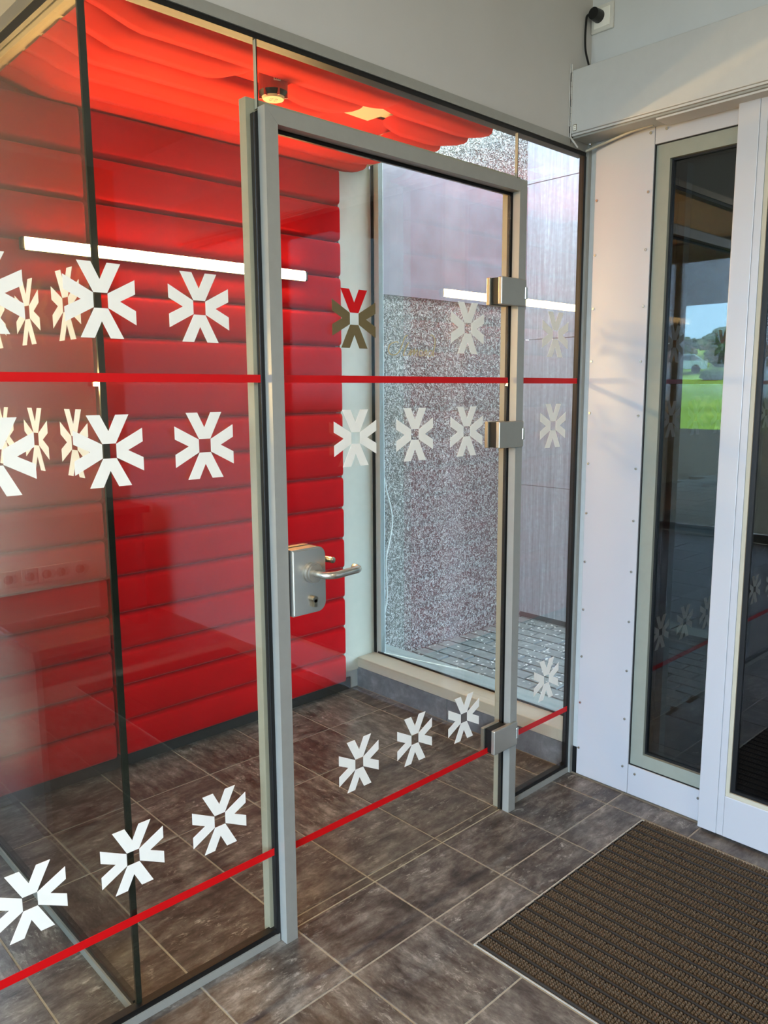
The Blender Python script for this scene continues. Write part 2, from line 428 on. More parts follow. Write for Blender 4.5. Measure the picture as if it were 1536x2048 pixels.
# ------------------------------------------------------------------ padded red wall panels
def cushion(w, h, d, er=0.022, cr=0.02, nx=None):
    def samples(n, L):
        e = [0, .04, .15, .32, .6, 1.0]
        a = [er*x/L for x in e]; mid = [a[-1] + (1-2*a[-1])*i/n for i in range(1, n)]
        return a + mid + [1-x for x in reversed(a)]
    us = samples(nx or 4, w); vs_ = samples(3, h)
    prof = lambda t, L: math.sqrt(max(0, 1-(1-min(1, min(t, 1-t)*L/er))**2))
    V = []; F = []
    for v in vs_:
        dv = min(v, 1-v)*h
        ins = cr - math.sqrt(max(0, cr*cr-(cr-min(cr, dv))**2)) if dv < cr else 0
        for u in us:
            x = -w/2 + w*u
            x = max(-w/2+ins, min(w/2-ins, x)) if False else x*(1-2*ins/w)
            V.append((x, -d*(0.15+0.85*min(prof(u, w), prof(v, h))) if 0 < u < 1 and 0 < v < 1 else 0.0, h*(v-0.5)))
    n = len(us)
    for j in range(len(vs_)-1):
        for i in range(n-1): F.append((j*n+i, j*n+i+1, (j+1)*n+i+1, (j+1)*n+i))
    return V, F
def build_padding():
    root = struct(empty('wall_padded', (0, 1.243, 0)))
    H = 0.148
    z = 0.052; dh = [0.141+0.015*i/15 for i in range(16)]
    meshes = []
    for x0, x1 in ((-1.742, -1.2345), (-1.2295, -0.066)):
        v, f = cushion(x1-x0, H, 0.043); me = bpy.data.meshes.new('padded_panel'); me.from_pydata(v, [], f)
        me.materials.append(M['red'])
        for p in me.polygons: p.use_smooth = True
        meshes.append((me, (x0+x1)/2))
    for h in dh:
        for me, cx in meshes:
            o = bpy.data.objects.new('padded_panel', me); COL.objects.link(o); o.parent = root
            o.location = (cx, -0.001, z+h/2); o.scale.z = (h-0.0012)/H
        z += h
    box('plinth', M['plinth'], root, -1.742, -0.02, -0.006, -0.0005, 0.0, 0.06)
    o = box('backing', M['red'], root, -1.742, -0.085, -0.004, -0.0005, 0.06, 2.466)
    # light grey profiles between padding and end window
    box('profile', M['column'], root, -0.064, 0.0265, -0.012, -0.0005, 0.092, 2.468)
    box('profile', M['column'], root, 0.0285, 0.136, -0.009, -0.0005, 0.15, 2.468)
build_padding()

# ------------------------------------------------------------------ red fabric ceiling
def build_ceiling_fabric():
    root = tag(empty('fabric_ceiling', (-0.7, 0.8, 2.466)), 'bright red felt baffles hung in overlapping rows under the vestibule ceiling', 'ceiling fabric')
    ye = [0.425, 0.545, 0.690, 0.832, 0.968, 1.108, 1.238]
    XL = -1.50
    def strip(x0, x1, k, lround, rround, lift_l=0.0, lift_r=0.0):
        y0, y1 = ye[k], ye[k+1]
        TS = [0, .008, .03, .07, .12, .18, .25, .34, .48, .72, 1.0]
        nx, ny = 28, len(TS)-1; V = []; F = []
        for i in range(nx+1):
            u = i/nx; x = x0+(x1-x0)*u
            dl, dr = x-x0, x1-x
            for t in TS:
                # pleat: steep rounded near side, flat underside, hemmed far lip
                am = min(1, max(0.10, (x-XL)/0.14)) if x0 == XL else 1
                drop = math.sqrt(max(0, 1-(1-min(1, t/0.42))**2))
                z = 2.466 - am*(0.036*drop + 0.007*t + 0.0012*math.sin(x*7+k*2.4)*t)
                if lift_l: z += lift_l*max(0, 1-dl/0.12)**2
                if lift_r: z += lift_r*max(0, 1-dr/0.14)**2
                xx = x
                if rround: xx = x - rround*(2*t-1)**2*max(0, 1-dr/0.25)
                if lround: xx = xx + lround*(2*t-1)**2*max(0, 1-dl/0.25)
                yy = y0 + 0.015 + (y1-y0-0.013)*t
                V.append((xx+0.7, yy-0.8, min(z, 2.466)-2.466))
        for i in range(nx):
            for j in range(ny):
                a = i*(ny+1)+j; F.append((a, a+1, a+ny+2, a+ny+1))
        # near hem turned upwards
        n0 = len(V)
        for i in range(nx+1):
            q = V[i*(ny+1)+ny]; V.append((q[0], q[1]-0.002, min(0.0, q[2]+0.034)))
        for i in range(nx):
            F.append((i*(ny+1)+ny, n0+i, n0+i+1, (i+1)*(ny+1)+ny))
        mesh_obj('fabric_strip', V, F, M['red_ceiling'], root, True)
    strip(XL, -0.40, 0, 0, 0.03, 0, 0.012); strip(-0.46, 0.085, 0, 0.03, 0.04, 0.012, 0.012)
    strip(XL, -0.93, 1, 0, 0.03, 0, 0.03); strip(-0.79, -0.475, 1, 0.02, 0.03, 0.02, 0.016); strip(-0.34, 0.09, 1, 0.05, 0.05, 0.02, 0.012)
    strip(XL, -0.52, 2, 0, 0.06, 0, 0.02); strip(-0.22, 0.085, 2, 0.05, 0.05, 0.02, 0.012)
    strip(XL, -0.02, 3, 0, 0.05, 0, 0.01)
    strip(XL, 0.02, 4, 0, 0.05, 0, 0.01)
    strip(XL, 0.04, 5, 0, 0.02, 0, 0.01)
    for a in ((-0.96, -0.76, 0.54, 0.71), (-0.54, -0.19, 0.69, 0.84)):
        mesh_obj('lining', *box_data(a[0]+0.7, a[1]+0.7, a[2]-0.8, a[3]-0.8, -0.006, -0.002), M['red_ceiling'], root)
build_ceiling_fabric()
def build_ceiling_items():
    # pale square plate among the fabric
    root = tag(empty('ceiling_plate', (-0.415, 0.645, 2.452)), 'pale square ceiling plate showing where the red fabric rows part', 'ceiling plate')
    v, f = box_data(-0.066, 0.066, -0.066, 0.066, 0, 0.066)
    mesh_obj('plate', *box_data(-0.066, 0.066, -0.066, 0.066, 0.0, 0.008), M['soffit'], root)
    mesh_obj('neck', *box_data(-0.05, 0.05, -0.05, 0.05, 0.008, 0.0155), M['red_plastic'], root)
    for o in root.children: o.rotation_euler.z = 0.06
    # smoke detector
    d = tag(empty('smoke_detector', (-0.862, 0.605, 2.445)), 'reddish round smoke detector with pale front cap hanging from the red ceiling', 'smoke detector')
    mb = MB(); mb.add(*cyl_data((0, 0, -0.042), 'z', 0.046, 0.05, 32, 0.047)); mb.build('base', M['red_plastic'], d, False)
    mb = MB(); mb.add(*cyl_data((0, 0, -0.058), 'z', 0.036, 0.016, 32, 0.046)); mb.build('chamber', M['gasket'], d, False)
    mb = MB(); mb.add(*cyl_data((0, 0, -0.064), 'z', 0.033, 0.007, 32, 0.037)); mb.build('cap', M['soffit'], d, False)
    for k in range(6):
        a = k*math.pi/3+0.3; v, f = box_data(0.034, 0.046, -0.003, 0.003, -0.061, -0.040)
        v = [(x*math.cos(a)-y*math.sin(a), x*math.sin(a)+y*math.cos(a), z) for x, y, z in v]; mesh_obj('rib', v, f, M['red_plastic'], d)
    mb = MB(); v, f = [], []
    for k in range(12):
        if k % 3 == 2: continue
        a0, a1 = k*math.pi/6, (k+0.75)*math.pi/6
        for r0, r1 in ((0.006, 0.008), (0.011, 0.014)):
            q = [(r*math.cos(a), r*math.sin(a), -0.0645) for r, a in ((r0, a0), (r1, a0), (r1, a1), (r0, a1))]
            mb.add(q, [(3, 2, 1, 0)])
    mb.build('grille', M['gasket'], d)
    lab = mesh_obj('label_plate', *box_data(-0.011, 0.011, -0.0485, -0.046, -0.022, -0.010), M['white_plastic'], d); lab.rotation_euler.z = -0.35
    mb = MB()
    for x in (-0.006, 0.0, 0.006): mb.box(x-0.002, x+0.002, -0.0489, -0.0484, -0.019, -0.013)
    o = mb.build('print', M['gasket'], d); o.rotation_euler.z = -0.35
build_ceiling_items()

# ------------------------------------------------------------------ linear wall lamps
def linear_lamp(x0, x1, yb, z, label):
    root = tag(empty('linear_lamp', ((x0+x1)/2, yb, z)), label, 'lamp')
    hw = (x1-x0)/2
    box('housing', M['alu_light'], root, -hw+0.012, hw-0.012, -0.020, 0.0, -0.021, 0.021)
    n = 10; poly = [(0.0195*math.sin(math.pi*(i/n-0.5)), -0.0202-0.006*math.cos(math.pi*(i/n-0.5))) for i in range(n+1)]
    V = [(-hw+0.014, y, zz) for zz, y in poly] + [(hw-0.014, y, zz) for zz, y in poly]
    F = [(i+1, i, n+1+i, n+2+i) for i in range(n)]
    mesh_obj('diffuser', V, F, M['tube'], root, True)
    for s in (-1, 1):
        a, b = sorted((s*(hw-0.014), s*hw)); box('end_cap', M['gasket'], root, a, b, -0.023, 0.0, -0.020, 0.020, bevel=0.004)
linear_lamp(-1.476, -0.285, 1.199, 1.945, 'glowing linear batten lamp mounted on the red padded wall')

# ------------------------------------------------------------------ decals
def star(cx, cz, y0, s=0.075, which=(0, 1, 2, 3), flip=1):
    V = []; F = []
    base = [(-15, 15), (-47.5, 75), (-17.5, 75), (0, 41), (17.5, 75), (47.5, 75), (15, 15)]
    for k in which:
        c, sn = (1, 0, -1, 0)[k], (0, 1, 0, -1)[k]
        g = 0.4
        P = [((x*0.97*c - (z+g)*sn)*s/75*flip, (x*0.97*sn + (z+g)*c)*s/75) for x, z in base]
        n = len(V); V += [(cx+x, y0, cz+z) for x, z in P] + [(cx+x, y0+0.0006, cz+z) for x, z in P]
        m = len(P)
        F += [(n, n+1, n+2, n+3), (n, n+3, n+6), (n+3, n+4, n+5, n+6)]
        F += [(n+m+3, n+m+2, n+m+1, n+m), (n+m+6, n+m+3, n+m), (n+m+6, n+m+5, n+m+4, n+m+3)]
        for i in range(m):
            j = (i+1) % m; F.append((n+j, n+i, n+m+i, n+m+j))
    return V, F
def add_star(parent, cx, cz, y=-0.0009, mat='decal', which=(0, 1, 2, 3), name='star_decal'):
    V, F = star(cx, cz, y, which=which); return mesh_obj(name, V, F, M[mat], parent)
def stripe(parent, x0, x1, z, h, y=-0.0009):
    return box('stripe_decal', M['decal_red'], parent, x0, x1, y, y+0.0006, z-h/2, z+h/2)
STARX = lambda k: -1.750 + 0.2275*k
ZS, ZL = 1.487, 0.2595

# ------------------------------------------------------------------ front glazing
def build_glazing():
    # shared head rail and right end post
    h = struct(empty('trim_1'))
    box('head_rail', M['alu'], h, -3.4, 0.004, -0.006, 0.034, 2.258, 2.284)
    box('gasket', M['gasket'], h, -3.4, 0.004, -0.002, 0.030, 2.2455, 2.258)
    p = struct(empty('trim_2'))
    box('corner_post', M['alu'], p, 0.006, 0.022, -0.012, 0.017, 0.0, 2.284)
    box('gasket', M['gasket'], p, -0.0075, 0.006, -0.003, 0.016, 0.02, 2.2455)
    def pane(n, x0, x1, z0, z1):
        w = struct(empty(n))
        return w, box('pane', M['glass'], w, x0, x1, 0.0, 0.010, z0, z1)
    def rail(w, x0, x1):
        box('bottom_rail', M['alu'], w, x0, x1, -0.006, 0.026, 0.0, 0.021)
        box('gasket', M['gasket'], w, x0, x1, -0.002, 0.020, 0.021, 0.036)
    # big left pane
    w, g = pane('window_1', -3.4, -1.356, 0.03, 2.25); rail(w, -3.4, -1.356)
    for k in (-3, -2, -1, 0, 1):
        for z in (1.642, 1.335, 0.413): add_star(g, STARX(k), z)
    stripe(g, -3.4, -1.358, ZS, 0.0185); stripe(g, -3.4, -1.358, ZL, 0.0205)
    # right pane
    w, g = pane('window_2', -0.372, -0.004, 0.03, 2.25); rail(w, -0.372, 0.007)
    for z in (1.642, 1.333, 0.413): add_star(g, STARX(7)+0.022-0.012, z)
    stripe(g, -0.366, -0.004, ZS, 0.0185); stripe(g, -0.366, -0.004, ZL, 0.0205)
    # transom pane over the door with its two joints
    w, g = pane('window_3', -1.3445, -0.375, 2.098, 2.25)
    for x in (-1.350, -0.3735):
        box('joint', M['gasket_green'], w, x-0.0008, x+0.0022, 0.0, 0.010, 2.098, 2.25)
        box('joint_bead', M['alu_beige'], w, x-0.0016, x-0.0008, 0.0, 0.010, 2.098, 2.25)
build_glazing()
def build_partition():
    w = struct(empty('window_4', (-1.75, 0, 0)))
    g = box('pane', M['glass'], w, -0.005, 0.005, 0.014, 1.19, 0.03, 2.25)
    box('edge_joint', M['gasket_green'], w, -0.0075, 0.0065, 0.0105, 0.0175, 0.03, 2.25)
    box('bottom_rail', M['alu'], w, -0.013, 0.013, 0.03, 1.19, 0.0, 0.021)
    box('gasket', M['gasket'], w, -0.008, 0.010, 0.03, 1.19, 0.021, 0.034)
    box('head_rail', M['alu_beige'], w, -0.016, 0.016, 0.03, 1.19, 2.250, 2.268)
    box('gasket', M['gasket'], w, -0.019, -0.008, 0.03, 1.19, 2.240, 2.262)
    for k in range(5):
        for z in (1.646, 1.345):
            V, F = star(0, 0, 0)
            V = [(-0.0056-y, 0.163+0.2285*k-x, z+zz) for x, y, zz in V]
            mesh_obj('star_decal', V, F, M['decal'], g)
build_partition()

# ------------------------------------------------------------------ door frame and glass door
def build_door():
    fr = struct(empty('trim_3', (-0.85, 0, 0)))
    X0, X1, ZT = -1.352, -0.362, 2.100
    W = 0.036
    def jamb(x0, x1, y0, y1, mat):      # mitred U of three bars
        parts = []
        for poly in ([(X0, 0), (X0+x1, 0), (X0+x1, ZT-x1), (X0+x0, ZT-x0), (X0+x0, 0)],):
            pass
        return parts
    def frame(off, wid, y0, y1, mat, name):
        a0, a1, t = X0+off, X1-off, ZT-off
        for poly in ([(a0, 0.0), (a0+wid, 0.0), (a0+wid, t-wid), (a0, t)],
                     [(a1-wid, 0.0), (a1, 0.0), (a1, t), (a1-wid, t-wid)],
                     [(a0, t), (a0+wid+0.0006, t-wid), (a1-wid-0.0006, t-wid), (a1, t)]):
            V, F = prism([(x+0.85, z) for x, z in poly], y0, y1); mesh_obj(name, V, F, mat, fr)
    frame(0.0, W, -0.030, -0.003, M['alu'], 'front_profile')
    frame(-0.022, 0.055, 0.013, 0.040, M['alu_beige'], 'back_profile')
    frame(0.004, W-0.004, -0.003, 0.013, M['gasket'], 'gasket')
    frame(W, 0.008, 0.004, 0.012, M['gasket'], 'seal_lip')
    # left side: black joint between fixed pane and frame
    box('joint', M['gasket'], fr, -1.364+0.85, -1.352+0.85, -0.004, 0.013, 0.0, 2.088, bevel=0.003)
    box('joint', M['gasket'], fr, -0.3635+0.85, -0.359+0.85, -0.004, 0.013, 0.0, 2.09)

    d = struct(empty('door_1', (-0.85, 0, 0)))
    g = box('pane', M['glass'], d, -1.305+0.85, -0.412+0.85, -0.006, 0.003, 0.008, 2.052)
    yy = -0.0069
    def st(k, z, mat='decal', which=(0, 1, 2, 3), name='star_decal', dx=0.0):
        V, F = star(STARX(k)+0.85+dx, z, yy, which=which); return mesh_obj(name, V, F, M[mat], g)
    st(3, 1.643, 'decal_brown', (1, 2, 3), 'logo_decal'); st(3, 1.643, 'decal_red', (0,), 'logo_tip')['label'] = 'red upper arm of the brown logo'
    st(5, 1.641)
    for k in (3, 4, 5):
        st(k, 1.332); st(k, 0.407)
    stripe(g, -1.305+0.85, -0.414+0.85, ZS, 0.0185, yy)
    stripe(g, -1.305+0.85, -0.414+0.85, ZL-0.006, 0.0205, yy)
    box('bottom_seal', M['alu_beige'], g, -1.30+0.85, -0.414+0.85, -0.003, 0.0, 0.0064, 0.008)
    # script lettering
    S = [[(-.906, 1.587), (-.913, 1.59), (-.927, 1.587), (-.939, 1.581), (-.944, 1.571), (-.942, 1.561), (-.931, 1.554), (-.915, 1.556), (-.903, 1.564), (-.894, 1.578), (-.886, 1.594), (-.88, 1.604), (-.87, 1.61)],
         [(-.865, 1.59), (-.874, 1.58), (-.882, 1.567), (-.887, 1.557), (-.884, 1.552)],
         [(-.87, 1.554), (-.861, 1.564), (-.854, 1.572), (-.858, 1.563), (-.86, 1.554), (-.848, 1.567), (-.841, 1.572), (-.844, 1.564), (-.848, 1.555), (-.837, 1.566), (-.83, 1.571), (-.832, 1.564), (-.835, 1.554)],
         [(-.813, 1.571), (-.821, 1.567), (-.823, 1.559), (-.819, 1.553), (-.811, 1.557), (-.809, 1.565), (-.813, 1.571)],
         [(-.806, 1.554), (-.8, 1.565), (-.794, 1.572), (-.792, 1.568), (-.795, 1.56), (-.794, 1.553)],
         [(-.771, 1.571), (-.781, 1.569), (-.787, 1.561), (-.784, 1.554), (-.775, 1.556), (-.769, 1.564), (-.771, 1.571)],
         [(-.778, 1.614), (-.768, 1.613), (-.76, 1.605), (-.758, 1.592), (-.761, 1.576), (-.765, 1.563), (-.764, 1.554)]]
    mb = MB()
    for i, s in enumerate(S):
        P = smooth_path([(x+0.85, 0, z) for x, z in s], 5); V = []; F = []
        wd = 0.0021 if i in (0, 1, 6) else 0.0016
        for k, p in enumerate(P):
            dd = (P[min(k+1, len(P)-1)]-P[max(k-1, 0)]).normalized(); nn = Vector((-dd.z, 0, dd.x))
            e = wd*(0.55+0.45*abs(dd.z))
            V += [(p.x+nn.x*e, yy-0.0001*i, p.z+nn.z*e), (p.x-nn.x*e, yy-0.0001*i, p.z-nn.z*e)]
        for k in range(len(P)-1): F.append((2*k, 2*k+2, 2*k+3, 2*k+1))
        mb.add(V, F)
    mb.build('lettering_decal', M['decal_gold'], g)
    # hinges: two clamp plates with a knuckle pin
    for zc in (1.759, 1.316, 0.288):
        hx0, hx1 = -0.493+0.85, -0.368+0.85
        hb = box('hinge', M['hinge'], d, hx0, hx1, -0.040, -0.024, zc-0.042, zc+0.042, bevel=0.003)
        box('back_plate', M['hinge'], hb, hx0-0.004, hx1-0.045, 0.004, 0.018, zc-0.042, zc+0.042, bevel=0.002)
        box('clamp_gasket', M['gasket'], hb, hx0+0.003, hx1-0.045, -0.024, 0.004, zc-0.040, zc+0.040)
        box('hinge_pin', M['steel'], hb, hx1-0.008, hx1+0.003, -0.043, -0.030, zc-0.020, zc+0.020, bevel=0.003)
    # lock case
    lx0, lx1, z0, z1 = -1.312+0.85, -1.205+0.85, 0.893, 1.064
    def rounded(x0, x1, za, zb, r, only_right=True, n=8):
        P = [(x0, za)]
        for i in range(n+1):
            a = -math.pi/2 + math.pi/2*i/n; P.append((x1-r+r*math.cos(a), za+r+r*math.sin(a)))
        for i in range(n+1):
            a = math.pi/2*i/n; P.append((x1-r+r*math.cos(a), zb-r+r*math.sin(a)))
        P.append((x0, zb)); return P
    V, F = prism(rounded(lx0, lx1, z0, z1, 0.026), -0.042, -0.006); lk = mesh_obj('lock_case', V, F, M['steel'], d)
    bm = bmesh.new(); bm.from_mesh(lk.data)
    fe = [e for e in bm.edges if all(abs(v.co.y+0.042) < 1e-5 for v in e.verts)]
    bmesh.ops.bevel(bm, geom=fe, offset=0.004, segments=3, affect='EDGES'); bm.to_mesh(lk.data); bm.free()
    for pz in lk.data.polygons: pz.use_smooth = False
    V, F = prism(rounded(lx0, lx1, z0, z1, 0.026), 0.003, 0.022); mesh_obj('back_case', V, F, M['steel'], lk)
    rx, rz = -1.250+0.85, 0.999
    mb = MB(); mb.add(*cyl_data((rx, -0.050, rz), 'y', 0.0265, 0.010, 36)); mb.add(*cyl_data((rx, -0.056, rz), 'y', 0.0225, 0.014, 36)); mb.build('rose', M['hinge'], lk)
    pts = [(rx, -0.050, rz), (rx, -0.075, rz), (rx+0.004, -0.092, rz), (rx+0.016, -0.102, rz), (rx+0.034, -0.104, rz), (rx+0.056, -0.104, rz+0.001), (rx+0.084, -0.104, rz+0.002), (rx+0.101, -0.101, rz+0.002), (rx+0.110, -0.090, rz+0.002), (rx+0.111, -0.074, rz+0.002)]
    V, F = tube_data(smooth_path(pts, 4), 0.0095, 16); mesh_obj('lever_handle', V, F, M['steel'], lk, True)
    # lever on the inner side, seen past the case
    pts = [(rx, 0.02, rz), (rx, 0.05, rz), (rx+0.010, 0.066, rz), (rx+0.05, 0.072, rz), (rx+0.110, 0.072, rz), (rx+0.128, 0.066, rz), (rx+0.133, 0.052, rz), (rx+0.1335, 0.036, rz)]
    V, F = tube_data(smooth_path(pts, 4), 0.0085, 12); mesh_obj('inner_lever', V, F, M['steel'], lk, True)
    mb = MB(); mb.add(*cyl_data((rx, -0.053, 0.931), 'y', 0.0085, 0.012, 20)); mb.box(rx-0.005, rx+0.005, -0.053, -0.041, 0.911, 0.931)
    cy_ = mb.build('lock_cylinder', M['nickel'], lk)
build_door()

# ------------------------------------------------------------------ end window, sill, skirting
def build_end_window():
    w = struct(empty('window_5', (0.14, 0.6, 0)))
    o = [box('sill', M['column'], w, 0.023, 0.146, 0.036, 1.234, 0.102, 0.152, bevel=0.003),
         box('gasket', M['gasket'], w, 0.137, 0.142, 0.036, 1.205, 0.152, 0.160),
         box('gasket', M['gasket'], w, 0.1365, 0.142, 1.218, 1.234, 0.152, 2.89),
         box('edge_profile', M['alu_light'], w, 0.142, 0.172, 1.186, 1.234, 0.152, 2.89),
         box('pane', M['glass_end'], w, 0.1425, 0.168, 0.036, 1.186, 0.156, 2.89),
         box('outer_sill', M['outer_sill'], w, 0.172, 0.290, 0.02, 1.41, 0.118, 0.140)]
    anchor(w, *o)
    b = struct(empty('baseboard_right', (0.025, 0.6, 0)))
    o = [box('skirting_tile', M['skirt'], b, 0.026, 0.140, y0, y1, 0.0, 0.1005, bevel=0.0015) for y0, y1 in ((0.036, 0.638), (0.641, 1.238))]
    anchor(b, *o)
build_end_window()

# ------------------------------------------------------------------ entrance wall on the right
def build_entrance():
    PX = 0.012
    root = struct(empty('wall_entrance', (PX, -0.3, 0)))
    def screws(par, pts):
        for y, z in pts:
            V, F = cyl_data((-0.0035, y, z), 'x', 0.0042, 0.0042, 12, 0.0050)
            s = mesh_obj('screw', V, F, M['steel'], par)
            V, F = cyl_data((-0.0042, y, z), 'x', 0.0022, 0.0008, 6)
    def panel(y0, y1, z0, z1):
        return box('cladding_panel', M['alu_panel'], root, 0.0, 0.02, y0+0.3, y1+0.3, z0, z1, bevel=0.001, seg=1)
    p = panel(-0.2500, -0.0365, 0.006, 2.31)
    zz = [2.271-0.1807*i for i in range(13)]
    screws(p, [(-0.236+0.3+0.0005*i, z) for i, z in enumerate(zz)] + [(-0.0455+0.3, 2.095-0.1803*i) for i in range(12)])
    p = panel(-0.545, -0.2515, 0.006, 0.1170); screws(p, [(-0.279+0.3, 0.089), (-0.513+0.3, 0.088)])
    p = panel(-0.560, -0.2515, 2.233, 2.31); screws(p, [(-0.290+0.3, 2.272)])
    # recess strip in the corner
    box('corner_strip', M['alu_light'], root, 0.012, 0.02, -0.0365+0.3, -0.012+0.3, 0.105, 2.30)
    box('corner_gap', M['gasket'], root, 0.010, 0.02, -0.0365+0.3, -0.012+0.3, 0.0, 0.105)
    box('sub_wall', M['alu'], root, 0.021, 0.13, -0.2500+0.3, 0.0+0.3, 0.0, 2.31)
    box('threshold', M['alu'], root, 0.021, 0.13, -3.3, -0.2515+0.3, 0.0, 0.022)
    box('lintel', M['alu'], root, 0.021, 0.13, -3.3, -0.2515+0.3, 2.238, 2.31)
    # side light window
    w = struct(empty('window_6', (0.05, -0.4, 0)))
    def ring(name, mat, x0, x1, y0, y1, z0, z1, t, tb=None):
        tb = tb or t
        for a in ((y0, y0+t, z0, z1), (y1-t, y1, z0, z1), (y0+t, y1-t, z0, z0+tb), (y0+t, y1-t, z1-t, z1)):
            o = box(name, mat, w, x0, x1, *a); anchor(w, o)
    ring('reveal', M['gasket'], 0.016, 0.045, -0.860, -0.2512, 0.117, 2.233, 0.003)
    ring('frame', M['frame_grey'], 0.020, 0.050, -0.857, -0.2545, 0.120, 2.230, 0.047)
    ring('gasket', M['gasket'], 0.034, 0.050, -0.81, -0.3015, 0.167, 2.183, 0.006)
    o = box('pane', M['glass_grey'], w, 0.042, 0.062, -0.80, -0.303, 0.170, 2.180); anchor(w, o)
    ring('outer_frame', M['canopy'], 0.085, 0.125, -0.857, -0.268, 0.06, 2.238, 0.06)
    # sliding leaf
    d = struct(empty('door_2', (-0.03, -1.0, 0)))
    o = [box('stile', M['alu_panel'], d, -0.030, 0.006, -0.595, -0.533, 0.012, 2.30, bevel=0.002),
         box('stile_edge', M['alu_panel'], d, -0.0285, 0.004, -0.617, -0.5955, 0.012, 2.30, bevel=0.001),
         box('bottom_rail', M['alu_panel'], d, -0.030, 0.004, -1.75, -0.6175, 0.012, 0.152, bevel=0.002),
         box('bead', M['alu_beige'], d, -0.026, -0.002, -0.630, -0.6175, 0.152, 2.30),
         box('bead', M['alu_beige'], d, -0.026, -0.002, -1.75, -0.630, 0.152, 0.166),
         box('gasket', M['gasket'], d, -0.020, -0.002, -0.645, -0.630, 0.166, 2.30),
         box('gasket', M['gasket'], d, -0.020, -0.002, -1.75, -0.645, 0.166, 0.176),
         box('pane', M['glass_grey'], d, -0.014, 0.002, -1.75, -0.645, 0.176, 2.30)]
    anchor(d, *o)
    # closing piece of the entrance beyond the leaf
    struct(box('wall_entrance_end', M['white_wall'], None, 0.02, 0.16, HY0, -1.9, 0, 2.30))
build_entrance()

# ------------------------------------------------------------------ door operator, socket, cord
def build_operator():
    r = tag(empty('door_operator', (-0.05, -0.3, 2.285)), 'long silver sliding-door drive cover above the entrance door', 'door drive')
    o = [box('cover', M['operator'], r, -0.100, 0.012, -2.6, -0.008, 2.296, 2.493, bevel=0.003),
         box('lip', M['operator'], r, -0.094, 0.0, -2.6, -0.008, 2.289, 2.2955),
         box('lip', M['alu'], r, -0.087, 0.0, -2.6, -0.008, 2.2825, 2.2885),
         box('lip', M['operator'], r, -0.078, 0.0, -2.6, -0.30, 2.2760, 2.2820),
         box('label_plate', M['decal'], r, -0.1012, -0.0998, -0.030, -0.016, 2.302, 2.322)]
    mb = MB(); x0, x1 = -0.1018, -0.1010
    for a in ((-0.030, -0.016, 2.302, 2.304), (-0.030, -0.016, 2.320, 2.322), (-0.030, -0.0285, 2.302, 2.322), (-0.0175, -0.016, 2.302, 2.322), (-0.026, -0.020, 2.308, 2.3095), (-0.026, -0.020, 2.3145, 2.316)): mb.box(x0, x1, *a)
    o.append(mb.build('print', M['decal_brown'], r))
    anchor(r, *o)
    # torn sealant between cover and fascia
    s = tag(empty('torn_sealant', (-0.1, -0.004, 2.28)), 'ragged torn white sealant bead at left end of the door drive cover', 'sealant')
    mb = MB(); z = 2.285; random.seed(3)
    while z < 2.493:
        h = random.uniform(0.010, 0.028)
        t = random.uniform(0.0008, 0.0022); mb.box(-0.1035, -0.099, -0.0098, -0.0098+t+0.0016, z, z+h*0.95)
        t = random.uniform(0.0006, 0.0024); mb.box(-0.1030-random.uniform(0, .002), -0.098, -0.0012-t, -0.0008, z, z+h); z += h
    mb.box(-0.099, -0.094, -0.006, -0.0005, 2.268, 2.286)
    o = mb.build('bead', M['sealant'], s); o2 = box('dark_gap', M['gasket'], s, -0.1008, -0.06, -0.0072, -0.0012, 2.288, 2.490)
    V, F = tube_data([(-0.100, -0.005, 2.288), (-0.085, -0.012, 2.272), (-0.070, -0.016, 2.258)], 0.003, 8); o3 = mesh_obj('drip', V, F, M['sealant'], s)
    anchor(s, o, o2, o3)
    # loose beige strip under the cover
    V, F = tube_data([(-0.012, -0.012, 2.258), (-0.012, -0.10, 2.272), (-0.016, -0.19, 2.283), (-0.02, -0.26, 2.285)], 0.0045, 6)
    tag(mesh_obj('loose_trim_strip', V, F, M['alu_beige']), 'thin loose beige strip slipping out under the door drive cover', 'strip')
    # socket
    k = tag(empty('wall_socket', (0.02, -0.043, 2.674)), 'white wall socket high in the corner above the door drive', 'socket')
    o = [box('plate', M['white_plastic'], k, 0.010, 0.0198, -0.084, -0.002, 2.633, 2.715, bevel=0.003),
         box('insert', M['decal'], k, 0.0075, 0.0115, -0.072, -0.014, 2.645, 2.703, bevel=0.0015)]
    anchor(k, *o)
    p = tag(empty('power_cord', (0.0, -0.02, 2.68)), 'black mains plug with cord hanging from the corner wall socket', 'power cord')
    V, F = cyl_data((-0.028, -0.0330, 2.680), 'x', 0.0185, 0.0350, 24, 0.0205); a = mesh_obj('plug', V, F, M['black_plastic'], p)
    pts = [(-0.018, -0.022, 2.686), (-0.024, -0.008, 2.680), (-0.028, 0.0 - 0.007, 2.655), (-0.030, -0.0068, 2.61), (-0.030, -0.010, 2.57), (-0.031, -0.022, 2.53), (-0.033, -0.034, 2.4935)]
    V, F = tube_data(smooth_path(pts, 5), 0.0036, 10); b = mesh_obj('cord', V, F, M['black_plastic'], p, True)
    anchor(p, a, b)
build_operator()

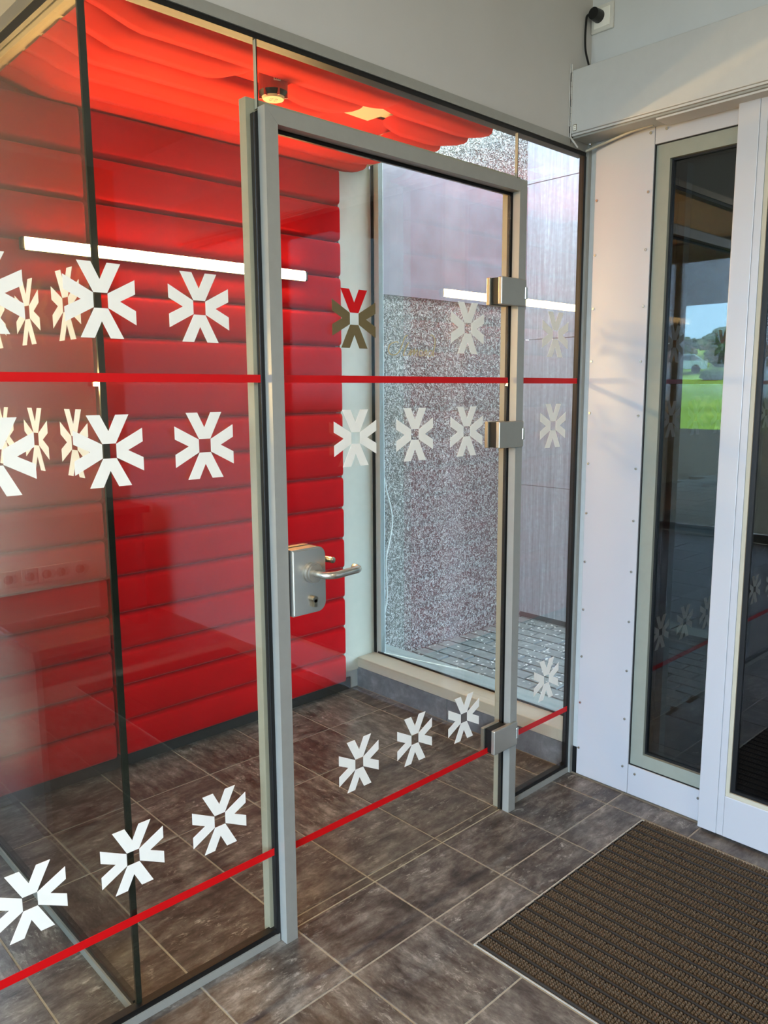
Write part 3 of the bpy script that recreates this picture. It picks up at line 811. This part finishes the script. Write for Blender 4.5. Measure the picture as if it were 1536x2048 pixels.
# ------------------------------------------------------------------ entrance mat
def build_mat():
    X0, X1, Y0, Y1 = -0.9925, -0.112, -2.2, -0.381
    root = tag(empty('entrance_mat', ((X0+X1)/2, (Y0+Y1)/2, 0)), 'dark brown ribbed entrance mat sunk into the tiled floor before the sliding door', 'mat')
    b = box('backing', M['mat_base'], root, X0, X1, Y0, Y1, -0.0012, 0.0006); parts = [b]
    n = 21; pitch = (X1-X0)/n
    me = None
    for i in range(n):
        x = X0 + pitch*(i+0.13)
        if me is None:
            V, F = box_data(-0.0030, 0.0030, Y0+0.003, Y1-0.003, 0.0006, 0.0080)
            V[4:8] = [(-0.0020, Y0+0.003, 0.0080), (0.0020, Y0+0.003, 0.0080), (0.0020, Y1-0.003, 0.0080), (-0.0020, Y1-0.003, 0.0080)]
            me = bpy.data.meshes.new('rubber_strip'); me.from_pydata(V, [], F); me.materials.append(M['mat_strip'])
        o = bpy.data.objects.new('rubber_strip', me); COL.objects.link(o); o.parent = root; o.location = (x, 0, 0); parts.append(o)
    mb = MB(); random.seed(5)
    for i in range(n):
        for k in range(4):
            x = X0 + pitch*(i+0.40+0.175*k)
            y = Y0+0.008
            while y < Y1-0.006:
                w, l, h = 0.0032, 0.0036, random.uniform(0.0065, 0.0085)
                jx, jy = random.uniform(-.0006, .0006), random.uniform(-.0008, .0008)
                px, py = x+jx, y+jy
                V = [(px-w, py-l, 0.0004), (px+w, py-l, 0.0004), (px+w, py+l, 0.0004), (px-w, py+l, 0.0004),
                     (px-w*.75, py-l*.75, h*.75), (px+w*.75, py-l*.75, h*.75), (px+w*.75, py+l*.75, h*.75), (px-w*.75, py+l*.75, h*.75), (px, py, h)]
                mb.add(V, [(0, 1, 5, 4), (1, 2, 6, 5), (2, 3, 7, 6), (3, 0, 4, 7), (4, 5, 8), (5, 6, 8), (6, 7, 8), (7, 4, 8)])
                y += 0.0090
    k = mb.build('rib_knobs', M['mat_knob'], root, True); k['kind'] = 'stuff'; parts.append(k)
    parts += [box('edge_trim', M['mat_trim'], root, X0-0.0045, X1+0.002, Y1, Y1+0.0045, -0.001, 0.0035),
              box('edge_trim', M['mat_trim'], root, X0-0.0030, X0, Y0, Y1, -0.001, 0.0020),
              box('edge_trim', M['mat_trim'], root, X1, X1+0.0035, Y0, Y1, -0.001, 0.0025)]
    anchor(root, *parts)
build_mat()

# ------------------------------------------------------------------ outside
def build_outside():
    g = struct(box('ground', M['ground'], None, 0.145, 27.0, -14.0, 30.0, -0.14, -0.052))
    # concrete pavers close to the end window
    me = {}
    def paver(x0, x1, y0, y1, mk='paver'):
        w, d = round(x1-x0-0.006, 4), round(y1-y0-0.006, 4)
        if (w, d) not in me:
            V, F = box_data(-w/2, w/2, -d/2, d/2, -0.05, 0.0)
            V[4:8] = [(-w/2+.004, -d/2+.004, 0), (w/2-.004, -d/2+.004, 0), (w/2-.004, d/2-.004, 0), (-w/2+.004, d/2-.004, 0)]
            m = bpy.data.meshes.new('paver'); m.from_pydata(V, [], F); m.materials.append(M[mk]); me[(w, d)] = m
        o = bpy.data.objects.new('paver', me[(w, d)]); COL.objects.link(o); o.parent = g
        o.location = ((x0+x1)/2, (y0+y1)/2, -0.002+random.uniform(-.0015, .0015))
    for i in range(16):
        for j in range(8):
            x = 0.20+0.1*i; y = 0.02+0.2*j - (0.1 if i % 2 else 0)
            if min(y+0.2, 1.426)-y > 0.03: paver(x, x+0.1, y, min(y+0.2, 1.426))
    # larger slabs under the canopy in front of the sliding door
    for i in range(22):
        for j in range(9):
            x = 2.0+0.4*i; y = -1.2+0.6*j+(0.3 if i % 2 else 0); paver(x, x+0.4, y, y+0.6, 'slab')
    for i in range(3):
        for j in range(3): paver(0.20+0.6*i, 0.8+0.6*i, -1.8+0.6*j-0.01, -1.2+0.6*j-0.01, 'slab')
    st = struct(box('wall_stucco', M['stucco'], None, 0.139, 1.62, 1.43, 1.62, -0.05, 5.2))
    struct(box('trim_4', M['band'], None, 0.174, 1.60, 1.419, 1.432, 1.945, 2.66))
    cw = struct(empty('wall_concrete', (1.6, 1.1, 0)))
    for z0, z1 in ((0.035, 0.86), (0.864, 1.76), (1.764, 2.672), (2.677, 4.6)):
        o = box('concrete_panel', M['concrete'], cw, 1.60, 1.72, 0.82, 1.428, z0, z1); anchor(cw, o)
    o = box('plinth_gap', M['gasket'], cw, 1.615, 1.72, 0.82, 1.428, -0.04, 0.035); anchor(cw, o)
    # canopy over the entrance, leaving the niche open to the sky
    b = MB(); b.box(0.165, 10.8, -4.0, 0.38, 2.85, 3.1); b.box(1.75, 10.8, 0.38, 8.0, 2.85, 3.1); struct(b.build('canopy', M['canopy']))
    # fallen petals
    mb = MB(); random.seed(11)
    for k in range(1500):
        x = random.uniform(0.32, 1.58); y = random.uniform(0.05, 1.40)
        if random.random() > (0.15+0.85*((x/1.6)**1.5)*(1-0.55*y)): continue
        s = random.uniform(0.006, 0.015); a = random.uniform(0, 6.3); t = random.uniform(0, 0.004)
        c, q = math.cos(a)*s, math.sin(a)*s
        mb.add([(x-c, y-q, 0.0), (x+q*.5, y-c*.5, t), (x+c, y+q, 0.001), (x-q*.5, y+c*.5, t)], [(0, 1, 2, 3)])
    for k in range(90):
        x = random.uniform(0.3, 1.9); y = random.uniform(-1.2, -0.25); s = random.uniform(0.004, 0.012); a = random.uniform(0, 6.3)
        c, q = math.cos(a)*s, math.sin(a)*s
        mb.add([(x-c, y-q, 0.0), (x+q*.5, y-c*.5, 0.003), (x+c, y+q, 0.001), (x-q*.5, y+c*.5, 0.003)], [(0, 1, 2, 3)])
    p = mb.build('fallen_petals', M['petal']); tag(p, 'white petals scattered over the grey pavers outside the window', 'petals', kind='stuff')
    # hanging cable on the stucco
    pts = [(0.335, 1.40, 1.12), (0.354, 1.405, 1.087), (0.40, 1.41, 0.93), (0.44, 1.41, 0.786), (0.425, 1.41, 0.68), (0.393, 1.41, 0.561), (0.398, 1.41, 0.367), (0.385, 1.41, 0.29), (0.354, 1.405, 0.237), (0.345, 1.405, 0.205)]
    V, F = tube_data(smooth_path(pts, 6), 0.0042, 8); tag(mesh_obj('hanging_cable', V, F, M['white_plastic'], None, True), 'thin white cable hanging in a slack curve before the rough stucco wall', 'cable')
    # rising meadow
    def hill(x):
        u = min(0.75, (x-27)/60); return -0.06+6.1*u*u*(0.4+0.6*u)+3.2*u
    V = []; F = []; nx, ny = 24, 30
    for i in range(nx+1):
        for j in range(ny+1):
            x = 27+60*i/nx; y = -20+80*j/ny; u = i/nx
            V.append((x, y, hill(x)+0.08*math.sin(x*1.3+y*0.7)*u))
    for i in range(nx):
        for j in range(ny): a = i*(ny+1)+j; F.append((a, a+ny+1, a+ny+2, a+1))
    struct(mesh_obj('meadow', V, F, M['grass'], None, True))
    ground_z = hill
    # trees along the field edge
    def blob(c, r, seed):
        bm = bmesh.new(); bmesh.ops.create_icosphere(bm, subdivisions=2, radius=1)
        rn = random.Random(seed)
        v = [tuple(Vector(c)+Vector((q.co.x*r[0], q.co.y*r[1], q.co.z*r[2]))*rn.uniform(0.8, 1.2)) for q in bm.verts]
        f = [tuple(x.index for x in q.verts) for q in bm.faces]; bm.free(); return v, f
    def tree(x, y, h, w, label, group=None):
        z = ground_z(x)
        t = tag(empty('tree', (x, y, z)), label, 'tree', group)
        V, F = tube_data([(0, 0, -0.3), (0, 0, h*0.5)], [0.22, 0.12], 8); mesh_obj('trunk', V, F, M['bark'], t)
        mb = MB(); rn = random.Random(int(x*10+y*7))
        for k in range(14):
            mb.add(*blob((rn.uniform(-.5, .5)*w, rn.uniform(-.5, .5)*w, h*(0.12+0.74*k/13)), (w*.42, w*.42, h*.16), k))
        mb.build('crown', M['leaf'], t)
    random.seed(21)
    for k in range(10):
        tree(66.5+random.uniform(-.4, .4), 22.5+2.3*k, random.uniform(1.7, 2.3), 1.05, 'low dark green bushy tree in the row along the far meadow edge', 'trees along the far meadow edge')
    tree(61.0, 26.0, 3.0, 2.4, 'tallest green tree standing out of the row beyond the meadow')
    # parked car on the meadow track
    c = tag(empty('car', (57, 27.9, ground_z(57)+0.02)), 'white car parked far off on the green meadow', 'car')
    V, F = prism([(-2.1, 0.35), (2.1, 0.35), (2.1, 0.85), (1.1, 0.95), (0.5, 1.45), (-1.2, 1.45), (-1.9, 0.95), (-2.1, 0.9)], -0.85, 0.85); b = mesh_obj('body', V, F, M['carpaint'], c)
    V, F = prism([(-1.65, 0.98), (0.98, 0.98), (0.45, 1.38), (-1.15, 1.38)], -0.87, 0.87); w_ = mesh_obj('side_window', V, F, M['carglass'], c)
    wh = []
    for sx in (-1.3, 1.3):
        for sy in (-0.86, 0.70):
            V, F = cyl_data((sx, sy, 0.33), 'y', 0.33, 0.16, 16); wh.append(mesh_obj('wheel', V, F, M['gasket'], c))
    c.rotation_euler.z = math.radians(115)
    # shrub in front of it
    s = tag(empty('shrub', (53, 23.3, ground_z(53))), 'rounded flowering shrub beside the far white car', 'shrub')
    mb = MB()
    for k in range(7): mb.add(*blob((random.uniform(-.4, .4), random.uniform(-.5, .5), 0.32), (0.4, 0.4, 0.36), k+50))
    mb.build('foliage', M['leaf'], s)
build_outside()

# ------------------------------------------------------------------ hall furnishings that the panes mirror
def build_hall():
    lamp = None
    for i, (x, y) in enumerate(((-3.6, -1.0), (-3.6, -2.6), (-1.6, -2.6))):
        t = tag(empty('ceiling_lamp', (x, y, HZ)), 'round flat ceiling lamp of the entrance hall', 'lamp', 'round ceiling lamps of the hall')
        V, F = cyl_data((0, 0, -0.05), 'z', 0.20, 0.05, 32); mesh_obj('rim', V, F, M['alu_light'], t)
        V, F = cyl_data((0, 0, -0.056), 'z', 0.18, 0.006, 32); mesh_obj('diffuser', V, F, M['lamp_disc'], t)
    d = tag(empty('desk', (-1.35, HY0+0.32, 0)), 'dark wooden desk along the back wall of the hall', 'desk')
    box('desk_top', M['desk'], d, -1.2, 1.2, -0.30, 0.30, 0.71, 0.75, bevel=0.004)
    for x in (-1.15, 1.09): box('side_panel', M['desk'], d, x, x+0.06, -0.28, 0.29, 0.0, 0.71)
    box('modesty_panel', M['desk'], d, -1.09, 1.09, -0.29, -0.27, 0.2, 0.71)
    k = tag(empty('counter', (-3.45, 1.2, 0)), 'dark counter along the wall left of the glass partition', 'counter')
    box('counter_top', M['desk'], k, -1.58, 1.58, -0.33, 0.445, 0.625, 0.66, bevel=0.004)
    box('front_panel', M['desk'], k, -1.56, 1.56, -0.28, -0.26, 0.0, 0.625)
    for x in (-1.56, 1.54): box('side_panel', M['desk'], k, x, x+0.02, -0.26, 0.44, 0.0, 0.625)
    for x, n, which in ((-2.058, 1, 'nearest the glass partition'), (-2.140, 1, 'second from the glass partition'), (-2.236, 2, 'double one in the row'), (-2.345, 1, 'farthest from the glass partition')):
        q = tag(empty('wall_socket', (x, 1.65, 0.725)), 'white wall socket over the dark counter, %s' % which, 'socket', 'sockets over the counter')
        hw = 0.038*n*0.8; box('plate', M['white_plastic'], q, -hw, hw, -0.010, -0.0005, -0.034, 0.034, bevel=0.003)
        for j in range(n):
            cx = (j-(n-1)/2)*0.058; V, F = cyl_data((cx, -0.0115, 0), 'y', 0.019, 0.002, 20); mesh_obj('well', V, F, M['alu'], q)
    linear_lamp(-3.65, -2.43, 1.648, 1.502, 'glowing linear lamp on the wall left of the glass partition')
build_hall()
